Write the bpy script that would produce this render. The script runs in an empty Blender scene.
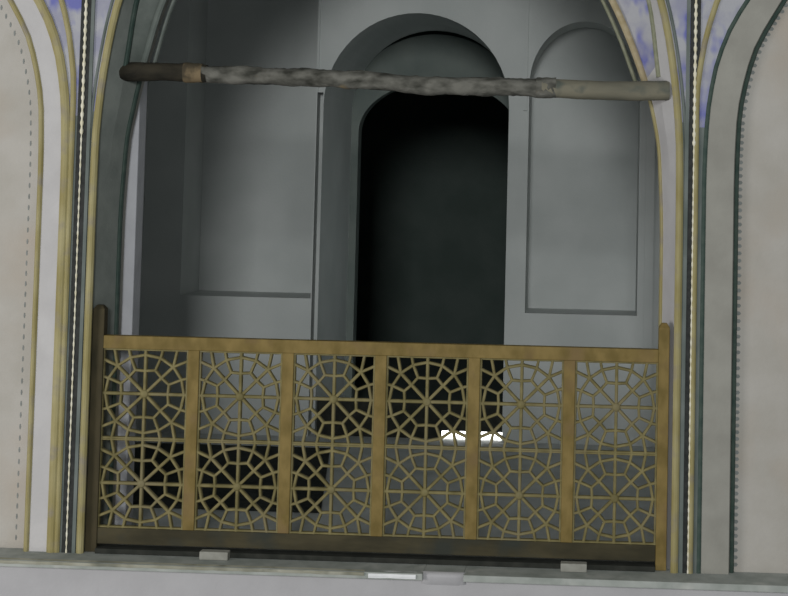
import bpy, bmesh, math, random
from mathutils import Vector, Matrix
random.seed(7)
S = bpy.context.scene
C = S.collection
PI = math.pi

# ------------------------------------------------------------------ materials
def mat(name, c1, c2=None, scale=3.0, rough=.85, bump=.15, bscale=60.0, detail=6, lo=.35, hi=.65, stretch=None, c3=None, c3scale=1.2, c3lo=.55, c3hi=.7):
    m = bpy.data.materials.new(name); m.use_nodes = True
    nt = m.node_tree; n = nt.nodes; L = nt.links
    b = n['Principled BSDF']; b.inputs['Roughness'].default_value = rough
    b.inputs['Specular IOR Level'].default_value = .25
    tc = n.new('ShaderNodeTexCoord')
    mp = n.new('ShaderNodeMapping'); L.new(tc.outputs['Object'], mp.inputs['Vector'])
    if stretch: mp.inputs['Scale'].default_value = stretch
    col = None
    if c2:
        t = n.new('ShaderNodeTexNoise'); t.inputs['Scale'].default_value = scale; t.inputs['Detail'].default_value = detail
        L.new(mp.outputs['Vector'], t.inputs['Vector'])
        r = n.new('ShaderNodeValToRGB'); r.color_ramp.elements[0].position = lo; r.color_ramp.elements[1].position = hi
        r.color_ramp.elements[0].color = (*c1, 1); r.color_ramp.elements[1].color = (*c2, 1)
        L.new(t.outputs['Fac'], r.inputs['Fac']); col = r.outputs['Color']
        if c3:
            t3 = n.new('ShaderNodeTexNoise'); t3.inputs['Scale'].default_value = c3scale; t3.inputs['Detail'].default_value = 3
            L.new(tc.outputs['Object'], t3.inputs['Vector'])
            r3 = n.new('ShaderNodeValToRGB'); r3.color_ramp.elements[0].position = c3lo; r3.color_ramp.elements[1].position = c3hi
            L.new(t3.outputs['Fac'], r3.inputs['Fac'])
            mx = n.new('ShaderNodeMix'); mx.data_type = 'RGBA'
            L.new(r3.outputs['Color'], mx.inputs['Factor']); L.new(col, mx.inputs['A']); mx.inputs['B'].default_value = (*c3, 1)
            col = mx.outputs['Result']
        L.new(col, b.inputs['Base Color'])
    else:
        b.inputs['Base Color'].default_value = (*c1, 1)
    if bump:
        tb = n.new('ShaderNodeTexNoise'); tb.inputs['Scale'].default_value = bscale; tb.inputs['Detail'].default_value = 8
        L.new(mp.outputs['Vector'], tb.inputs['Vector'])
        bp = n.new('ShaderNodeBump'); bp.inputs['Strength'].default_value = bump; bp.inputs['Distance'].default_value = .01
        L.new(tb.outputs['Fac'], bp.inputs['Height']); L.new(bp.outputs['Normal'], b.inputs['Normal'])
    return m

M = {}
M['panel'] = mat('panel_plaster', (.40,.375,.335), (.45,.425,.39), 5, c3=(.42,.36,.30), c3scale=2.2, c3lo=.5, c3hi=.8)
M['white'] = mat('white_plaster', (.47,.455,.455), (.52,.505,.505), 6)
M['parapet'] = mat('parapet_plaster', (.40,.39,.40), (.45,.44,.45), 4)
M['interior'] = mat('interior_plaster', (.50,.525,.515), (.57,.59,.58), 2.2, bump=.1)
M['grey'] = mat('shaded_grey_plaster', (.28,.27,.24), (.33,.32,.285), 6)
M['gold'] = mat('gold_trim_paint', (.28,.235,.095), (.37,.325,.17), 14, rough=.6, stretch=(1,1,.3), c3=(.25,.22,.18), c3scale=9, c3lo=.55, c3hi=.75)
M['greenshade'] = mat('dark_green_shade_paint', (.035,.06,.05), (.06,.085,.07), 20, rough=.6)
M['brownrib'] = mat('brown_rib_paint', (.36,.29,.17), (.46,.39,.26), 25, rough=.7)
M['olive'] = mat('olive_line_paint', (.20,.21,.14), (.29,.29,.21), 25, rough=.7)
M['bead'] = mat('cream_bead_paint', (.72,.66,.48), (.82,.78,.66), 30, rough=.4)
M['black'] = mat('black_groove_paint', (.012,.014,.013), (.03,.032,.03), 30, rough=.6)
M['dots'] = mat('grey_border_paint', (.19,.20,.19), (.24,.25,.24), 30)
M['spandrel'] = mat('painted_spandrel', (.40,.40,.43), (.16,.17,.42), 6, lo=.50, hi=.64, detail=2, stretch=(1.6,1,1), c3=(.30,.30,.38), c3scale=6, c3lo=.5, c3hi=.65)
M['strip'] = mat('blue_green_strip_paint', (.11,.13,.12), (.17,.19,.18), 12, stretch=(1,1,.4))
M['wood'] = mat('ochre_wood', (.15,.105,.027), (.23,.162,.052), 16, rough=.65, bump=.2, stretch=(1,1,.6), c3=(.18,.12,.05), c3scale=6, c3lo=.55, c3hi=.75)
M['lattice'] = mat('pale_ochre_lattice_wood', (.145,.122,.048), (.225,.19,.085), 18, rough=.7, bump=.15, c3=(.20,.17,.09), c3scale=5, c3lo=.5, c3hi=.7)
M['darkrailwood'] = mat('dark_brown_wood', (.038,.033,.018), (.068,.057,.03), 14, rough=.8, stretch=(.3,1,1), c3=(.035,.038,.03), c3scale=5, c3lo=.5, c3hi=.7)
M['shadedpost'] = mat('shaded_post_wood', (.03,.026,.013), (.06,.048,.024), 14, rough=.8, stretch=(1,1,.3))
M['bark'] = mat('weathered_bark', (.038,.038,.031), (.165,.16,.14), 22, rough=.95, bump=.7, bscale=45, lo=.34, hi=.66, stretch=(.5,1,1), c3=(.19,.15,.09), c3scale=5, c3lo=.66, c3hi=.74)
M['log'] = mat('bare_log_wood', (.13,.125,.095), (.19,.175,.13), 12, rough=.8, bump=.3, stretch=(.25,1,1), c3=(.09,.10,.085), c3scale=6, c3lo=.56, c3hi=.66)
M['logshaded'] = mat('shaded_log_wood', (.012,.011,.008), (.035,.03,.02), 18, rough=.9, bump=.6, stretch=(.4,1,1))
M['stone'] = mat('grey_ledge_stone', (.29,.31,.285), (.40,.415,.39), 10, c3=(.48,.48,.45), c3scale=6, c3lo=.6, c3hi=.75)
M['ledgeedge'] = mat('worn_ledge_edge', (.30,.29,.22), (.42,.41,.34), 12, stretch=(.6,1,1), c3=(.20,.20,.16), c3scale=7, c3lo=.5, c3hi=.65)
M['floor'] = mat('gallery_floor_tile', (.50,.52,.51), (.60,.62,.61), 4)
M['floorpatch'] = mat('dark_patch_surface', (.018,.022,.02), (.035,.04,.035), 30, rough=1, bump=.6, bscale=200)
M['block'] = mat('pale_block', (.26,.255,.225), (.33,.325,.29), 25)
M['chip'] = mat('fresh_plaster', (.78,.78,.79), (.85,.85,.86), 20)
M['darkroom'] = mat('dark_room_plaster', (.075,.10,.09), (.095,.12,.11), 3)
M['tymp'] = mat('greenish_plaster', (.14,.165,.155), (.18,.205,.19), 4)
M['addedwood'] = mat('dark_added_wood', (.02,.022,.018), (.035,.036,.03), 16)  # for added parts: under-rail strip, made-up threshold, unseen panel frame
g = bpy.data.materials.new('slit_glow'); g.use_nodes = True
bb = g.node_tree.nodes['Principled BSDF']; bb.inputs['Base Color'].default_value = (.8,.8,.8,1)
bb.inputs['Emission Color'].default_value = (1,.99,.96,1); bb.inputs['Emission Strength'].default_value = 4
M['slitglow'] = g
g2 = g.copy(); g2.name = 'recess_fill_glow'; g2.node_tree.nodes['Principled BSDF'].inputs['Emission Color'].default_value = (.88,1,1,1)
g2.node_tree.nodes['Principled BSDF'].inputs['Emission Strength'].default_value = .9; M['pane'] = g2
M['bright'] = mat('bright_lime_plaster', (.46,.46,.485), (.52,.52,.545), 8)
M['jambshaded'] = mat('shaded_jamb_plaster', (.165,.18,.165), (.21,.225,.205), 8)
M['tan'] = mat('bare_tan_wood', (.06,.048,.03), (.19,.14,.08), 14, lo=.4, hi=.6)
M['vaultshaded'] = mat('shaded_vault_plaster', (.14,.16,.145), (.20,.22,.20), 9)

# ------------------------------------------------------------------ mesh helpers
class MB:
    def __init__(s): s.v = []; s.f = []; s.sm = []
    def face(s, pts, smooth=False):
        i = len(s.v); s.v += [tuple(p) for p in pts]; s.f.append(tuple(range(i, i+len(pts)))); s.sm.append(smooth)
    def box(s, x0, x1, y0, y1, z0, z1):
        p = [(x0,y0,z0),(x1,y0,z0),(x1,y1,z0),(x0,y1,z0),(x0,y0,z1),(x1,y0,z1),(x1,y1,z1),(x0,y1,z1)]
        for q in ((0,3,2,1),(4,5,6,7),(0,1,5,4),(1,2,6,5),(2,3,7,6),(3,0,4,7)): s.face([p[k] for k in q])
    def grid(s, rows, smooth=False, close=False):
        base = len(s.v); n = len(rows[0])
        for r in rows: s.v += [tuple(p) for p in r]
        for i in range(len(rows)-1):
            for j in range(n if close else n-1):
                k = (j+1) % n
                s.f.append((base+i*n+j, base+i*n+k, base+(i+1)*n+k, base+(i+1)*n+j)); s.sm.append(smooth)
    def build(s, name, m, parent=None, bevel=0, merge=True):
        me = bpy.data.meshes.new(name); me.from_pydata(s.v, [], s.f)
        for p, q in zip(me.polygons, s.sm): p.use_smooth = q
        bm = bmesh.new(); bm.from_mesh(me)
        if merge: bmesh.ops.remove_doubles(bm, verts=bm.verts, dist=1e-5)
        bmesh.ops.recalc_face_normals(bm, faces=bm.faces); bm.to_mesh(me); bm.free()
        o = bpy.data.objects.new(name, me); C.objects.link(o); me.materials.append(m)
        if parent: o.parent = parent
        if bevel:
            b = o.modifiers.new('bevel', 'BEVEL'); b.width = bevel; b.segments = 2; b.limit_method = 'ANGLE'
        return o

def structure(o, label=None):
    o['kind'] = 'structure'
    if label: o['label'] = label
    return o
def tag(o, label, cat, group=None):
    o['label'] = label; o['category'] = cat
    if group: o['group'] = group
    return o
def empty(name, loc=(0,0,0)):
    o = bpy.data.objects.new(name, None); C.objects.link(o); o.location = loc; o.empty_display_size = .1
    return o

def interp(tab, z):
    """monotone cubic-ish interpolation of (z, value) rows"""
    n = len(tab)
    if z <= tab[0][0]: return tab[0][1]
    if z >= tab[-1][0]: return tab[-1][1]
    for i in range(n-1):
        if tab[i][0] <= z <= tab[i+1][0]: break
    def sl(k):
        if k <= 0 or k >= n-1:
            a = max(0, min(n-2, k if k == 0 else n-2)); return (tab[a+1][1]-tab[a][1])/(tab[a+1][0]-tab[a][0])
        a = (tab[k][1]-tab[k-1][1])/(tab[k][0]-tab[k-1][0]); b = (tab[k+1][1]-tab[k][1])/(tab[k+1][0]-tab[k][0])
        return 0 if a*b <= 0 else 2*a*b/(a+b)
    z0, v0 = tab[i]; z1, v1 = tab[i+1]; h = z1-z0; t = (z-z0)/h
    return (2*t**3-3*t*t+1)*v0+(t**3-2*t*t+t)*h*sl(i)+(-2*t**3+3*t*t)*v1+(t**3-t*t)*h*sl(i+1)
LZ = -.012
def curve(tab, n=46, z0=-.012):
    """list of (half width, z) from the foot to the apex"""
    zt = tab[-1][0]; out = []
    for i in range(n+1):
        t = i/n; z = z0+(zt-z0)*(1-(1-t)**1.6)
        out.append((interp(tab, z), z))
    return out

# curves of the big opening (half widths by height)
T_OUT = [(0,1.385),(1.5,1.385),(1.9,1.382),(2.1,1.37),(2.35,1.34),(2.62,1.285),(3.0,1.12),(3.5,.72),(3.95,0)]
T_INN = [(0,1.315),(1.45,1.315),(1.9,1.298),(2.1,1.265),(2.34,1.19),(2.62,1.07),(3.0,.84),(3.4,.50),(3.72,0)]
T_MID = [(0,1.35),(1.5,1.35),(1.9,1.335),(2.1,1.305),(2.34,1.275),(2.62,1.235),(3.0,1.03),(3.45,.64),(3.85,0)]
# curves of the blind bays beside it, as half widths about x = +-2.9
T_PAN = [(0,1.255),(1.75,1.255),(2.05,1.247),(2.35,1.19),(2.6,1.065),(2.9,.855),(3.3,.455),(3.6,0)]
T_BAND = [(0,1.375),(1.75,1.375),(2.05,1.366),(2.28,1.335),(2.45,1.283),(2.6,1.205),(2.9,.98),(3.35,.53),(3.72,0)]
T_THIRD = [(0,1.405),(2.15,1.405),(2.35,1.385),(2.6,1.325),(2.9,1.18),(3.4,.72),(3.9,0)]
TOP = 4.3
ROOM_L, ROOM_R, BACK = -2.15, 1.62, 3.235

def sweep(pts, hw, y_front, y_back, name, m, parent=None, sign=1, round_=True):
    """a moulding along pts [(x,z)] of half width hw in the wall plane, from y_back (wall) to y_front"""
    mb = MB(); rows = []
    for i, (x, z) in enumerate(pts):
        a = pts[max(0, i-1)]; b = pts[min(len(pts)-1, i+1)]
        t = Vector((b[0]-a[0], b[1]-a[1])).normalized(); nx, nz = t.y, -t.x
        prof = [(-1, y_back), (-1, y_front+(y_back-y_front)*.45), (-.5, y_front+(y_back-y_front)*.1), (0, y_front), (.5, y_front+(y_back-y_front)*.1), (1, y_front+(y_back-y_front)*.45), (1, y_back)] if round_ else [(-1,y_back),(-1,y_front),(1,y_front),(1,y_back)]
        rows.append([(x+nx*hw*u, y, z+nz*hw*u) for u, y in prof])
    mb.grid(rows); mb.face(rows[0]); mb.face(rows[-1])
    return mb.build(name, m, parent)

def half(tab, cx, sgn, y, n=46): return [(cx+sgn*w, y, z) for w, z in curve(tab, n)]

T_DL = [(0,0),(2.05,0),(2.34,.022),(2.62,.062),(3.0,.06),(3.72,0)]
T_INL = [(z, w+interp(T_DL, z)) for z, w in T_INN]
def both_inn(n=46):
    return [(-w, z) for w, z in curve(T_INL, n)] + [(w, z) for w, z in reversed(curve(T_INN, n)[:-1])]
# ------------------------------------------------------------------ front wall (facade)
def both(tab, n=46):
    """one continuous open path: foot left -> apex -> foot right as (x,z)"""
    c = curve(tab, n)
    return [(-w, z) for w, z in c] + [(w, z) for w, z in reversed(c[:-1])]
def lift(path, y): return [(x, y, z) for x, z in path]

# splayed jamb + arch intrados of the opening
def jamb(sgn, name, m, mv, parent=None):
    tl = T_INL if sgn < 0 else T_INN
    A, B, D = half(T_OUT, 0, sgn, 0, 70), half(T_MID, 0, sgn, .10, 70), half(tl, 0, sgn, .20, 70)
    k = [i for i, p in enumerate(D) if p[2] > 2.2][0]
    mb = MB(); mb.grid([A, B]); mb.grid([B[:k+1], D[:k+1]]); o = mb.build(name, m, parent)
    mb = MB(); mb.grid([B[k:], D[k:]]); mb.build('vault_facet', mv, parent or o)
    return o
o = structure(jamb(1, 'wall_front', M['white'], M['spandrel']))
jamb(-1, 'shaded_jamb', M['jambshaded'], M['vaultshaded'], o)  # left jamb and vault facet: shade put into darker plaster colours
inn = both_inn()
mb = MB(); mb.grid([lift(inn, .20), lift(inn, .28)])
# inside face of the front wall
for sgn in (-1, 1):
    c = curve(T_INL if sgn < 0 else T_INN); far = ROOM_L if sgn < 0 else ROOM_R
    mb.grid([[(sgn*w, .28, z) for w, z in c], [(far, .28, z) for w, z in c]])
    zt = c[-1][1]
    mb.face([(0,.28,zt),(far,.28,zt),(far,.28,TOP),(0,.28,TOP)])
mb.build('arch_intrados', M['grey'], o)
# spandrel between the opening arch and the beaded strings, and up to the wall top
mb = MB()
for sgn in (-1, 1):
    c = curve(T_OUT)
    cu = [(w, z) for w, z in c if z >= 1.98]
    mb.grid([[(sgn*w, 0, z) for w, z in cu], [(sgn*1.43, 0, z) for w, z in cu]])
    zt = c[-1][1]; mb.face([(0,0,zt),(sgn*1.43,0,zt),(sgn*1.43,0,TOP),(0,0,TOP)])
mb.build('painted_spandrel', M['spandrel'], o)
mb = MB()
for sgn in (-1, 1):
    c = curve(T_OUT); k = [i for i, (w, z) in enumerate(c) if z >= 1.98][0]
    mb.grid([[(sgn*w, 0, z) for w, z in c[:k+1]], [(sgn*1.43, 0, z) for w, z in c[:k+1]]])
mb.build('plain_spandrel_foot', M['strip'], o)

# blind bays left and right
for side, sgn in (('left', -1), ('right', 1)):
    cx = -2.9 if sgn < 0 else 2.872
    mb = MB()
    px_ = cx if sgn < 0 else cx+.028
    cp = [(px_-sgn*w, z) for w, z in curve(T_PAN)]
    mb.grid([[(x, .05, z) for x, z in cp], [(cx+sgn*.1, .05, z) for x, z in cp]])
    bay = structure(mb.build('wall_'+side, M['panel']))
    # step from panel up to the band, then the band
    cb = [(cx-sgn*w, z) for w, z in curve(T_BAND)]
    mb = MB(); mb.grid([[(x, .05, z) for x, z in cp], [(x-sgn*.012, .0, z) for x, z in cp], [(x, 0, z) for x, z in cb]])
    mb.build('arch_band', M['white'] if side == 'left' else M['grey'], bay)  # right band is the shaded one, shade put into its darker plaster
    # spandrel from band to string
    k = [i for i, (x, z) in enumerate(cb) if z >= 1.98][0]
    mb = MB(); mb.grid([[(x, 0, z) for x, z in cb[:k+1]], [(sgn*1.465, 0, z) for x, z in cb[:k+1]]])
    mb.build('plain_spandrel_foot', M['strip'], bay)
    mb = MB(); mb.grid([[(x, 0, z) for x, z in cb[k:]], [(sgn*1.465, 0, z) for x, z in cb[k:]]])
    zt = cb[-1][1]; mb.face([(cx,0,zt),(sgn*1.465,0,zt),(sgn*1.465,0,TOP),(cx,0,TOP)])
    mb.build('painted_spandrel', M['spandrel'], bay)
    # mouldings
    if side == 'left':
        sweep([(x-sgn*.004, z) for x, z in cp], .013, -.012, .012, 'gilded_panel_edge', M['gold'], bay)
        sweep([(x-sgn*.004, z) for x, z in cb], .021, -.018, .004, 'gilded_arch_edge', M['gold'], bay)
        sweep([(cx-sgn*w, z) for w, z in curve(T_THIRD)], .013, -.014, .004, 'gilded_outer_edge', M['gold'], bay)
    else:
        sweep([(x+sgn*.004, z) for x, z in cp], .012, .022, .052, 'shaded_panel_edge', M['greenshade'], bay)  # this edge and the next have their shade put into dark green
        sweep([(x, z) for x, z in cb], .010, -.006, .004, 'shaded_arch_edge', M['greenshade'], bay)
        sweep([(cx-sgn*w-sgn*.01, z) for w, z in curve(T_THIRD)], .013, -.014, .004, 'gilded_outer_edge', M['gold'], bay)
    # dotted painted border following the panel edge
    mb = MB(); step = .048 if side == 'left' else .030; acc = 0; prev = None
    dense = [(px_-sgn*w, z) for w, z in curve(T_PAN, 700)]
    for i in range(1, len(dense)-1):
        acc += math.dist(dense[i], dense[i-1])
        if acc < step: continue
        acc = 0; a, b = dense[i-1], dense[i+1]
        t = Vector((b[0]-a[0], b[1]-a[1])).normalized(); nn = Vector((t.y, -t.x))*(-sgn)
        if nn.x*sgn < 0: nn = -nn
        c0 = Vector(dense[i])+nn*(.066 if side == 'left' else .022)
        r = .014 if side == 'left' else .010
        mb.face([(c0.x+r*(.8*math.cos(k*PI/3)+.5*nn.x*math.cos(k*PI/3)), .0485, c0.y+r*math.sin(k*PI/3)) for k in range(6)])
    mb.build('dotted_border', M['dots'], bay)

# trims: gilded line round the opening, vault ribs, beaded strings
to = both(T_OUT)
t1 = structure(sweep(to, .017, -.016, .006, 'trim_1', M['gold']))
ti = both(T_INN)
def rib(tab, off, y, hw, name, m, z0=0, d=.016, mleft=None):
    if mleft:
        r_ = structure(sweep([(w-off, z) for w, z in curve(tab, 70) if z >= z0], hw, y-d, y+.008, name, m))
        tl = T_INL if tab is T_INN else tab
        sweep([(-w+off, z) for w, z in curve(tl, 70) if z >= z0], hw, y-d, y+.008, 'shaded_rib', mleft, r_); return r_  # left rib's shade is put into its darker colour
    p = []
    c = [(w-off, z) for w, z in curve(tab, 70) if z >= z0]
    p = [(-w, z) for w, z in c] + [(w, z) for w, z in reversed(c[:-1])]
    return structure(sweep(p, hw, y-d, y+.008, name, m))
ci_ = curve(T_INN, 70)
t2 = structure(sweep([(w, z) for w, z in ci_], .0105, .184, .208, 'trim_2', M['gold']))
sweep([(-w, z) for w, z in curve(T_INL, 70)], .0105, .184, .208, 'shaded_inner_edge', M['greenshade'], t2)  # left half of the gilded line, shade put into dark green
rib(T_INN, .0, .185, .016, 'trim_3', M['brownrib'], 2.2, mleft=M['vaultshaded'])
rib(T_INN, .045, .215, .009, 'trim_4', M['olive'], 2.24, mleft=M['vaultshaded'])
rib(T_MID, .0, .10, .012, 'trim_5', M['olive'], 2.22, mleft=M['greenshade'])
rib(T_OUT, -.030, .0, .008, 'trim_6', M['strip'], 0, .006)

for k, sgn in enumerate((-1, 1)):
    x = sgn*1.4475
    mb = MB(); mb.box(x-.024, x+.024, -.006, .01, LZ, TOP)
    s = structure(mb.build('trim_%d' % (7+k), M['black']))
    # twisted bead rope running down the groove
    mb = MB(); rows = []
    nz = 430
    for i in range(nz+1):
        z = LZ+(TOP-LZ)*i/nz; r = (.0052 if z < 1.95 else .0095)*(.72+.28*math.sin(i*PI/2+.6))
        rows.append([(x+r*math.cos(a*PI/4), -.008+r*math.sin(a*PI/4), z) for a in range(8)])
    mb.grid(rows, True, True); mb.build('beaded_string', M['bead'], s)
    mb = MB()
    mb.box(x-sgn*.034-.008, x-sgn*.034+.008, -.010, .008, LZ, TOP)
    mb.build('blue_green_fillet', M['strip'], s)

# ------------------------------------------------------------------ ledge and parapet
mb = MB(); mb.box(-3.2, 3.2, -.135, .28, -.6, -.043)
w = structure(mb.build('wall_parapet', M['parapet']))
mb = MB()
xs = [-3.2+.08*i for i in range(81)]
mb.box(-3.2, .245, -.17, .28, -.043, LZ); mb.box(.43, 3.2, -.17, .28, -.043, LZ); mb.box(.245, .43, -.13, .28, -.043, LZ)
led = structure(mb.build('trim_9', M['stone'], bevel=.004))
mb = MB()
def lip(x0, x1, y, z0, z1, amp):
    n = max(2, int((x1-x0)/.03)); rows = []
    for i in range(n+1):
        xx = x0+(x1-x0)*i/n; j = random.uniform(-amp, amp)
        rows.append([(xx, y+.02, z0), (xx, y-.004+j*.5, z0+j*.3), (xx, y-.008+j, (z0+z1)/2), (xx, y-.003+j*.6, z1-.003), (xx, y+.03, z1+.002+j*.2)])
    mb.grid(rows); mb.face(rows[0]); mb.face(rows[-1])
lip(-3.2, -.02, -.17, -.027, LZ+.001, .003)
mb.build('worn_edge', M['ledgeedge'], led)
mb = MB(); lip(0.0, .215, -.172, -.036, LZ-.002, .006); mb.build('chipped_white_edge', M['chip'], led)
mb = MB(); rows = []
for i in range(13):
    xx = .235+.205*i/12; j = random.uniform(-.002, .002); e = min(1, min(i, 12-i)/2)
    rows.append([(xx,-.13,-.075),(xx,-.136-.006*e,-.06),(xx,-.138-.018*e,-.03),(xx,-.14-.016*e+j,LZ-.004),(xx,-.125,LZ+.001)])
mb.grid(rows, True); mb.face(rows[0]); mb.face(rows[-1])
mb.build('plaster_patch', M['chip'] if False else M['parapet'], led)

# ------------------------------------------------------------------ gallery room
mb = MB(); mb.box(ROOM_L-.05, ROOM_R+.05, .28, BACK+1.3, -.1, 0)
structure(mb.build('floor', M['floor']))
mb = MB(); mb.box(ROOM_L-.1, ROOM_R+.1, .28, BACK+.1, TOP, TOP+.1)
structure(mb.build('ceiling', M['interior']))
mb = MB(); mb.box(ROOM_L-.1, ROOM_L, .28, BACK+.3, 0, TOP)
structure(mb.build('wall_gallery_left', M['interior']))
mb = MB(); mb.box(ROOM_R, ROOM_R+.1, .28, BACK+.3, 0, TOP)
structure(mb.build('wall_gallery_right', M['interior']))

def arch_pts(x0, x1, zs, rise, n=28):
    c = (x0+x1)/2; r = (x1-x0)/2
    return [(c-r*math.cos(PI*i/n), zs+rise*math.sin(PI*i/n)) for i in range(n+1)]
mb = MB(); Y = BACK
def bay_wall(mb, x0, x1, zsill, zs, rise, y, ztop=TOP):
    if zsill > 0: mb.face([(x0,y,0),(x1,y,0),(x1,y,zsill),(x0,y,zsill)])
    a = arch_pts(x0, x1, zs, rise)
    mb.grid([[(x,y,z) for x,z in a], [(x,y,ztop) for x,z in a]])
def bay_reveal(mb, x0, x1, zsill, zs, rise, y0, y1, back=True):
    a = arch_pts(x0, x1, zs, rise); outl = [(x0,zsill)]+a+[(x1,zsill)]
    mb.grid([[(x,y0,z) for x,z in outl],[(x,y1,z) for x,z in outl]])
    if zsill > 0: mb.face([(x0,y0,zsill),(x1,y0,zsill),(x1,y1,zsill),(x0,y1,zsill)])
    if back: mb.face([(x,y1,z) for x,z in outl])
NL = (-1.85, -.945, .935, 3.15, .45)
DR = (-.893, .388, 0, 2.265, .645)
NR = (.525, 1.285, .872, 2.43, .44)
GX0, GX1 = -.938, -.896
for x0, x1 in ((ROOM_L, NL[0]), (NL[1], GX0), (GX1, DR[0]), (DR[1], NR[0]), (NR[1], ROOM_R)):
    mb.face([(x0,Y,0),(x1,Y,0),(x1,Y,TOP),(x0,Y,TOP)])
for b in (NL, DR, NR): bay_wall(mb, *b, Y)
bay_reveal(mb, *NL, Y, Y+.48); bay_reveal(mb, *NR, Y, Y+.42)
bay_reveal(mb, *DR, Y, Y+1.2, back=False)
# groove beside the doorway
mb.face([(GX0,Y,2.35),(GX1,Y,2.35),(GX1,Y,TOP),(GX0,Y,TOP)])
for x in (GX0, GX1): mb.face([(x,Y,0),(x,Y+.12,0),(x,Y+.12,2.35),(x,Y,2.35)])
mb.face([(GX0,Y+.12,0),(GX1,Y+.12,0),(GX1,Y+.12,2.35),(GX0,Y+.12,2.35)])
mb.face([(GX0,Y,2.35),(GX1,Y,2.35),(GX1,Y+.12,2.35),(GX0,Y+.12,2.35)])
back = structure(mb.build('wall_back', M['interior']))
# thin raised fillets framing the door bay above the log and at the room corner
mb = MB(); mb.box(.488,.512, Y-.022, Y, 2.25, TOP); mb.box(-.945,-.93, Y-.012, Y, 2.36, TOP)
mb.box(ROOM_L+.0, ROOM_L+.03, Y-.03, Y, 0, TOP); mb.box(1.33, 1.39, Y-.025, Y, 0, TOP)
mb.build('raised_fillet', M['interior'], back)

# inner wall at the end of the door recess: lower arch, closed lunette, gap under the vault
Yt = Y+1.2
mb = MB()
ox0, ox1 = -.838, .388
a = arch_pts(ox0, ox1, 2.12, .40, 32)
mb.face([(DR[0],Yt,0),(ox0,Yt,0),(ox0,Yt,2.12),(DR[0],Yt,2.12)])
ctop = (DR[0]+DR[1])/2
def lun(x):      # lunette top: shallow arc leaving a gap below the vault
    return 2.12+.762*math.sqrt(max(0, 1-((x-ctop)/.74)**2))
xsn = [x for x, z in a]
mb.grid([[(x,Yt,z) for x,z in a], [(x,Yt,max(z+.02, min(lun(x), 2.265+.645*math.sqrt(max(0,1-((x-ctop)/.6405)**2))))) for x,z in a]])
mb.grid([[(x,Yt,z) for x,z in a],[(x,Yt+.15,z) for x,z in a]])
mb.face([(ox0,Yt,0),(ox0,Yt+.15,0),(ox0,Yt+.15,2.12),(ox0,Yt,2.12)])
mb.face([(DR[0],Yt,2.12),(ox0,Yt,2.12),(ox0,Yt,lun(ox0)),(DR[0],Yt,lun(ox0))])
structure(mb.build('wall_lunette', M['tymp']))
# dark chamber beyond
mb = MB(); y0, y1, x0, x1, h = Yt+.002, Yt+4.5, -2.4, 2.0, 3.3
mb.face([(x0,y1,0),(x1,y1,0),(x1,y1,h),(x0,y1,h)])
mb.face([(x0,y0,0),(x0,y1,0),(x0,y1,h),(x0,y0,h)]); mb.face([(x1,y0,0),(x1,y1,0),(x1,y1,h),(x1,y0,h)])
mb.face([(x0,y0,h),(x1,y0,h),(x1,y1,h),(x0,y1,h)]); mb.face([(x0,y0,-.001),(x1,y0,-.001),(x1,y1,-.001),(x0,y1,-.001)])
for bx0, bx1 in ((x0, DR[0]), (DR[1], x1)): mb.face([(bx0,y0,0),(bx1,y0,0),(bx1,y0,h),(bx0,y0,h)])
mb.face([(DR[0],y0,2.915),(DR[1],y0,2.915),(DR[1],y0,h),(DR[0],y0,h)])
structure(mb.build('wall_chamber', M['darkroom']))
# made-up threshold board hiding the passage floor, with a glowing slit
mb = MB(); mb.box(DR[0]+.005, DR[1]-.002, Y+.06, Y+.11, .055, .25); mb.box(DR[0]+.005, -.03, Y+.06, Y+.11, 0, .055)
th = structure(mb.build('added_threshold', M['addedwood']))
mb = MB(); mb.box(-.03, DR[1]-.004, Y+.08, Y+.10, .006, .052); mb.build('glowing_slit', M['slitglow'], th)

# unseen glowing panel, added to light the left side of the door recess
mb = MB(); wx = DR[1]-.02
for z0, z1, a, b in ((.40,.44,.35,.75),(1.96,2.0,.35,.75),(.44,1.96,.35,.39),(.44,1.96,.71,.75),(1.18,1.21,.39,.71)): mb.box(wx, wx+.018, Y+a, Y+b, z0, z1)
wn = structure(mb.build('recess_fill', M['addedwood']))
mb = MB(); mb.box(wx+.008, wx+.014, Y+.39, Y+.71, .44, 1.96); mb.build('recess_fill_pane', M['pane'], wn)

# bright plaster pier standing just behind the left jamb
mb = MB(); mb.box(-1.36, -1.262, .282, .40, 0, 3.2)
structure(mb.build('trim_10', M['bright'], bevel=.006))

# ------------------------------------------------------------------ railing
rail = tag(empty('lattice_railing', (0, .05, 0)), 'ochre wooden railing of pierced star lattice panels across the gallery opening', 'railing')
def rp(x0,x1,y0,y1,z0,z1,name,m,bv=.003):
    mb = MB(); mb.box(x0,x1,y0,y1,z0,z1); return mb.build(name, m, rail, bv)
RZ = dict(top0=.937, top1=.998, bot0=.026, bot1=.10)
rp(-1.322, 1.30, -.024, .024, RZ['top0'], RZ['top1'], 'top_rail', M['wood'])
rp(-1.322, 1.30, -.020, .020, RZ['bot0'], RZ['bot1'], 'bottom_rail', M['darkrailwood'])  # bottom rail is a darker brown than the top rail
rp(-1.314, 1.298, -.055, .03, LZ, .012, 'under_rail_shade', M['addedwood'])  # dark strip added for the shade on the ledge beneath the railing
mids = [-.885, -.436, .003, .443, .888]
for x in mids: rp(x-.027, x+.027, -.020, .020, RZ['bot1'], RZ['top0'], 'post', M['wood'])
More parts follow.
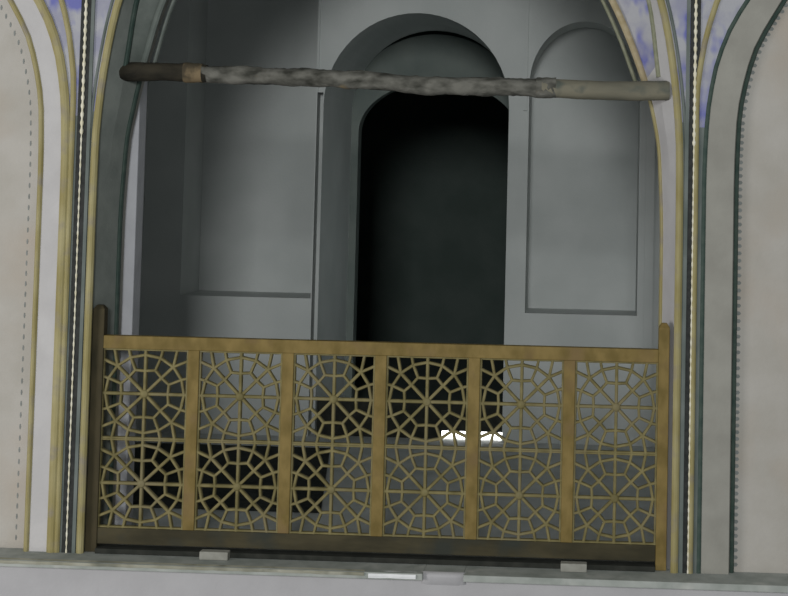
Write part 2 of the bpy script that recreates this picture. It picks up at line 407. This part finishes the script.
def end_post(x0, x1, zt, m):
    mb = MB(); mb.box(x0, x1, -.026, .026, LZ, zt-.02)
    xm = (x0+x1)/2; hw = (x1-x0)/2
    mb.grid([[(xm-hw,-.026,zt-.02),(xm+hw,-.026,zt-.02),(xm+hw,.026,zt-.02),(xm-hw,.026,zt-.02)],[(xm-hw*.5,-.013,zt),(xm+hw*.5,-.013,zt),(xm+hw*.5,.013,zt),(xm-hw*.5,.013,zt)]], close=True)
    mb.face([(xm-hw*.5,-.013,zt),(xm+hw*.5,-.013,zt),(xm+hw*.5,.013,zt),(xm-hw*.5,.013,zt)])
    return mb.build('end_post', m, rail, .003)
end_post(-1.372, -1.316, 1.14, M['shadedpost'])['label'] = 'end post coloured dark brown for shade'  # left post stands in shade, put into its wood colour
end_post(1.30, 1.350, 1.12, M['wood'])

def bar(mb, p, q, w, d, ext=.3):
    p = Vector(p); q = Vector(q); t = (q-p).normalized(); n = Vector((t.y, -t.x))*w/2; d += random.uniform(0, .0024); p = p-t*w*ext; q = q+t*w*ext
    c = [p+n, p-n, q-n, q+n]
    F = [(v.x, -d/2, v.y) for v in c]; B = [(v.x, d/2, v.y) for v in c]
    ch = .25*w; ci = [p+n*.55, p-n*.55, q-n*.55, q+n*.55]; FF = [(v.x, -d/2-.004, v.y) for v in ci]
    mb.face(FF); mb.face(B[::-1])
    for i in range(4):
        j = (i+1) % 4; mb.face([F[i], F[j], B[j], B[i]]); mb.face([FF[i], FF[j], F[j], F[i]])
def rosette(cx, cz, hx, hz):
    """one pierced star: eight spokes, two rings and the links to the frame"""
    mb = MB(); k = .00467; W = .0150; D = .018
    sx = hx/(40.5*k); sz = hz/(43.0*k)
    def P(r, a): a = math.radians(a); return (cx+r*k*sx*math.cos(a), cz+r*k*sz*math.sin(a))
    def Q(x, z): return (cx+x*k*sx, cz+z*k*sz)
    rin = lambda i: 22 if i % 2 == 0 else 24.5
    for i in range(16):
        a, b = i*22.5, (i+1)*22.5
        bar(mb, P(rin(i), a), P(rin(i+1), b), W*.85, D)
        bar(mb, P(37.3, a), P(37.3, b), W*.9, D)
        if i % 4 == 0:
            x, z = math.cos(math.radians(a)), math.sin(math.radians(a)); bar(mb, (cx,cz), Q(40.5*round(x), 43*round(z)), W, D, 0)
        elif i % 4 == 2: bar(mb, (cx,cz), P(37.3, a), W, D)
        else: bar(mb, P(rin(i), a), P(37.3, a), W*.85, D)
    for sxn in (-1,1):
        for szn in (-1,1):
            bar(mb, Q(14.3*sxn,34.5*szn), Q(16.2*sxn,43*szn), W*.85, D); bar(mb, Q(34.5*sxn,14.3*szn), Q(40.5*sxn,15.8*szn), W*.85, D)
            bar(mb, Q(26.4*sxn,26.4*szn), Q(29.8*sxn,43*szn), W*.9, D); bar(mb, Q(26.4*sxn,26.4*szn), Q(40.5*sxn,32.5*szn), W*.9, D)
    # little boss in the middle
    n = 12; rows = []
    for r, y in ((.020,-.009),(.020,-.014),(.013,-.018),(.001,-.019)):
        rows.append([(cx+r*math.cos(2*PI*i/n), y, cz+r*math.sin(2*PI*i/n)) for i in range(n)])
    mb.grid(rows, True, True)
    # thin edge slats of the square
    for x in (-hx+.004, hx-.004): bar(mb, (cx+x, cz-hz), (cx+x, cz+hz), .010, D, 0)
    for z in (-hz+.004, hz-.004): bar(mb, (cx-hx, cz+z), (cx+hx, cz+z), .010, D, 0)
    return mb.build('lattice_panel', M['lattice'], rail, merge=False)
xsr = [-1.322]+mids+[1.30]
zm = .515
for i in range(6):
    a = xsr[i]+(.027 if i else 0); b = xsr[i+1]-(.027 if i < 5 else 0)
    rosette((a+b)/2, (zm+RZ['top0'])/2, (b-a)/2, (RZ['top0']-zm)/2)
    rosette((a+b)/2, (zm+RZ['bot1'])/2, (b-a)/2, (zm-RZ['bot1'])/2)

# wedge blocks under the railing
def wedge(x0, x1, label):
    mb = MB(); mb.box(x0, x1, -.052, 0, 0, .038)
    for v in range(len(mb.v)):
        p = mb.v[v]; mb.v[v] = (p[0]+random.uniform(-.0, .0), p[1], p[2])
    o = mb.build('wedge_block', M['block'], bevel=.004); o.location = (0, -.007, LZ+.0005)
    tag(o, label, 'block', 'wedge blocks under the railing')
wedge(-.805, -.672, 'pale wedge block under the railing near the dark left end post')
wedge(.865, .985, 'pale wedge block under the railing near the ochre right end post')

# ------------------------------------------------------------------ log across the opening
log = empty('log_beam', (-1.338, .12, 2.254))
tag(log, 'rough weathered log beam spanning the opening high above the railing', 'beam')
p0 = Vector((-1.338,.12,2.254)); p1 = Vector((1.332,.06,2.200))
def log_piece(u0, u1, r0, r1, rough, name, m, capped=(True, True), sag=.0):
    mb = MB(); n = max(8, int((u1-u0)*150)); rows = []; ph = [random.uniform(0, 6) for _ in range(6)]
    for i in range(n+1):
        u = u0+(u1-u0)*i/n; c = p0.lerp(p1, u)-p0; t = i/n
        c = c+Vector((0,0,.008*math.sin(u*7)+.004*math.sin(u*19)))
        r = r0+(r1-r0)*t; ring = []
        for k in range(18):
            a = 2*PI*k/18
            d = 1+rough*(.5*math.sin(3*a+u*31+ph[0])+.5*math.sin(2*a-u*57+ph[1])+.6*math.sin(u*88+a+ph[2])*math.sin(u*37+ph[3])+random.uniform(-.5,.5))
            ring.append((c.x, c.y+r*d*math.cos(a), c.z+r*d*math.sin(a)))
        rows.append(ring)
    mb.grid(rows, True, True)
    if capped[0]: mb.face(rows[0])
    if capped[1]: mb.face(rows[-1])
    return mb.build(name, m, log, merge=False)
log_piece(0, .17, .046, .043, .06, 'shaded_end', M['logshaded'])  # shade from the left jamb is put into this end's colour
log_piece(.155, .79, .042, .043, .12, 'barky_middle', M['bark'])
log_piece(.775, 1, .044, .047, .03, 'bare_end', M['log'])
log_piece(.128, .162, .048, .046, .06, 'bare_tan_patch', M['tan'])
log_piece(.765, .80, .047, .047, .10, 'knot', M['bark'])

# dark flat patch on the floor behind the left panels
mb = MB(); n = 24; rows = []
rx0, rx1, ry0, ry1 = -2.05, -.42, .92, 2.75
for i in range(n+1):
    y = ry0+(ry1-ry0)*i/n
    rows.append([(rx0+(rx1-rx0-.28*i/n)*j/n, y, .014+.002*math.sin(j*1.7+i)*math.sin(i*.9)) for j in range(n+1)])
mb.grid(rows, True)
bot = [[(p[0], p[1], .002) for p in r] for r in rows]
mb.grid([rows[0], bot[0]]); mb.grid([rows[-1], bot[-1]]); mb.grid([[r[0] for r in rows],[r[0] for r in bot]]); mb.grid([[r[-1] for r in rows],[r[-1] for r in bot]])
tag(mb.build('dark_floor_patch', M['floorpatch']), 'dark flat patch on the gallery floor behind the lower lattice of the railing', 'mat')

# ------------------------------------------------------------------ light
W = bpy.data.worlds.new('World'); S.world = W; W.use_nodes = True
bg = W.node_tree.nodes['Background']; bg.inputs['Color'].default_value = (.86,.93,.95,1); bg.inputs['Strength'].default_value = .20
def area(name, loc, target, sx, sy, power, col):
    l = bpy.data.lights.new(name, 'AREA'); l.shape = 'RECTANGLE'; l.size = sx; l.size_y = sy; l.energy = power; l.color = col
    o = bpy.data.objects.new(name, l); C.objects.link(o); o.location = loc
    o.rotation_euler = (Vector(target)-Vector(loc)).to_track_quat('-Z', 'Y').to_euler(); return o
area('hall_window_light', (-6.5,-5.5,.6), (-.6,0,1), 2.2, 3.0, 235, (1,.97,.94))
area('opposite_window_light', (.6,-15,4.6), (0,0,1.3), 2.2, 3.0, 930, (.98,1,.99))
area('recess_fill_light', (5,-7,1.5), (-.5,2,1), 1.5, 2.5, 22, (.95,.98,1))  # unseen weak lamp added to brighten the left side of the door recess

# ------------------------------------------------------------------ camera
yaw, pitch, roll, sx, sy, cx, Dc, cz = 4.86343940e-02, 5.42844061e-02, -2.06191301e-02, 131.678135, -198.003692, 1.00017814, 7.01608443, 1.76499387
Rz = Matrix.Rotation(yaw, 3, 'Z'); Rx = Matrix.Rotation(pitch, 3, 'X'); Ry = Matrix.Rotation(roll, 3, 'Y')
R = Rz @ Rx @ Ry
cd = bpy.data.cameras.new('camera'); cam = bpy.data.objects.new('camera', cd); C.objects.link(cam)
Mx = Matrix.Identity(4)
r, fw, up = R.col[0], R.col[1], R.col[2]
for i in range(3): Mx[i][0] = r[i]; Mx[i][1] = up[i]; Mx[i][2] = -fw[i]
Mx[0][3], Mx[1][3], Mx[2][3] = cx, -Dc, cz
cam.matrix_world = Mx
cd.sensor_fit = 'HORIZONTAL'; cd.sensor_width = 36; cd.lens = 36*1500/788
cd.shift_x = -sx/788; cd.shift_y = sy/788; cd.clip_end = 100
S.camera = cam
vs = S.view_settings; vs.view_transform = 'Standard'; vs.look = 'None'; vs.gamma = 1; vs.exposure = 0; vs.use_curve_mapping = False
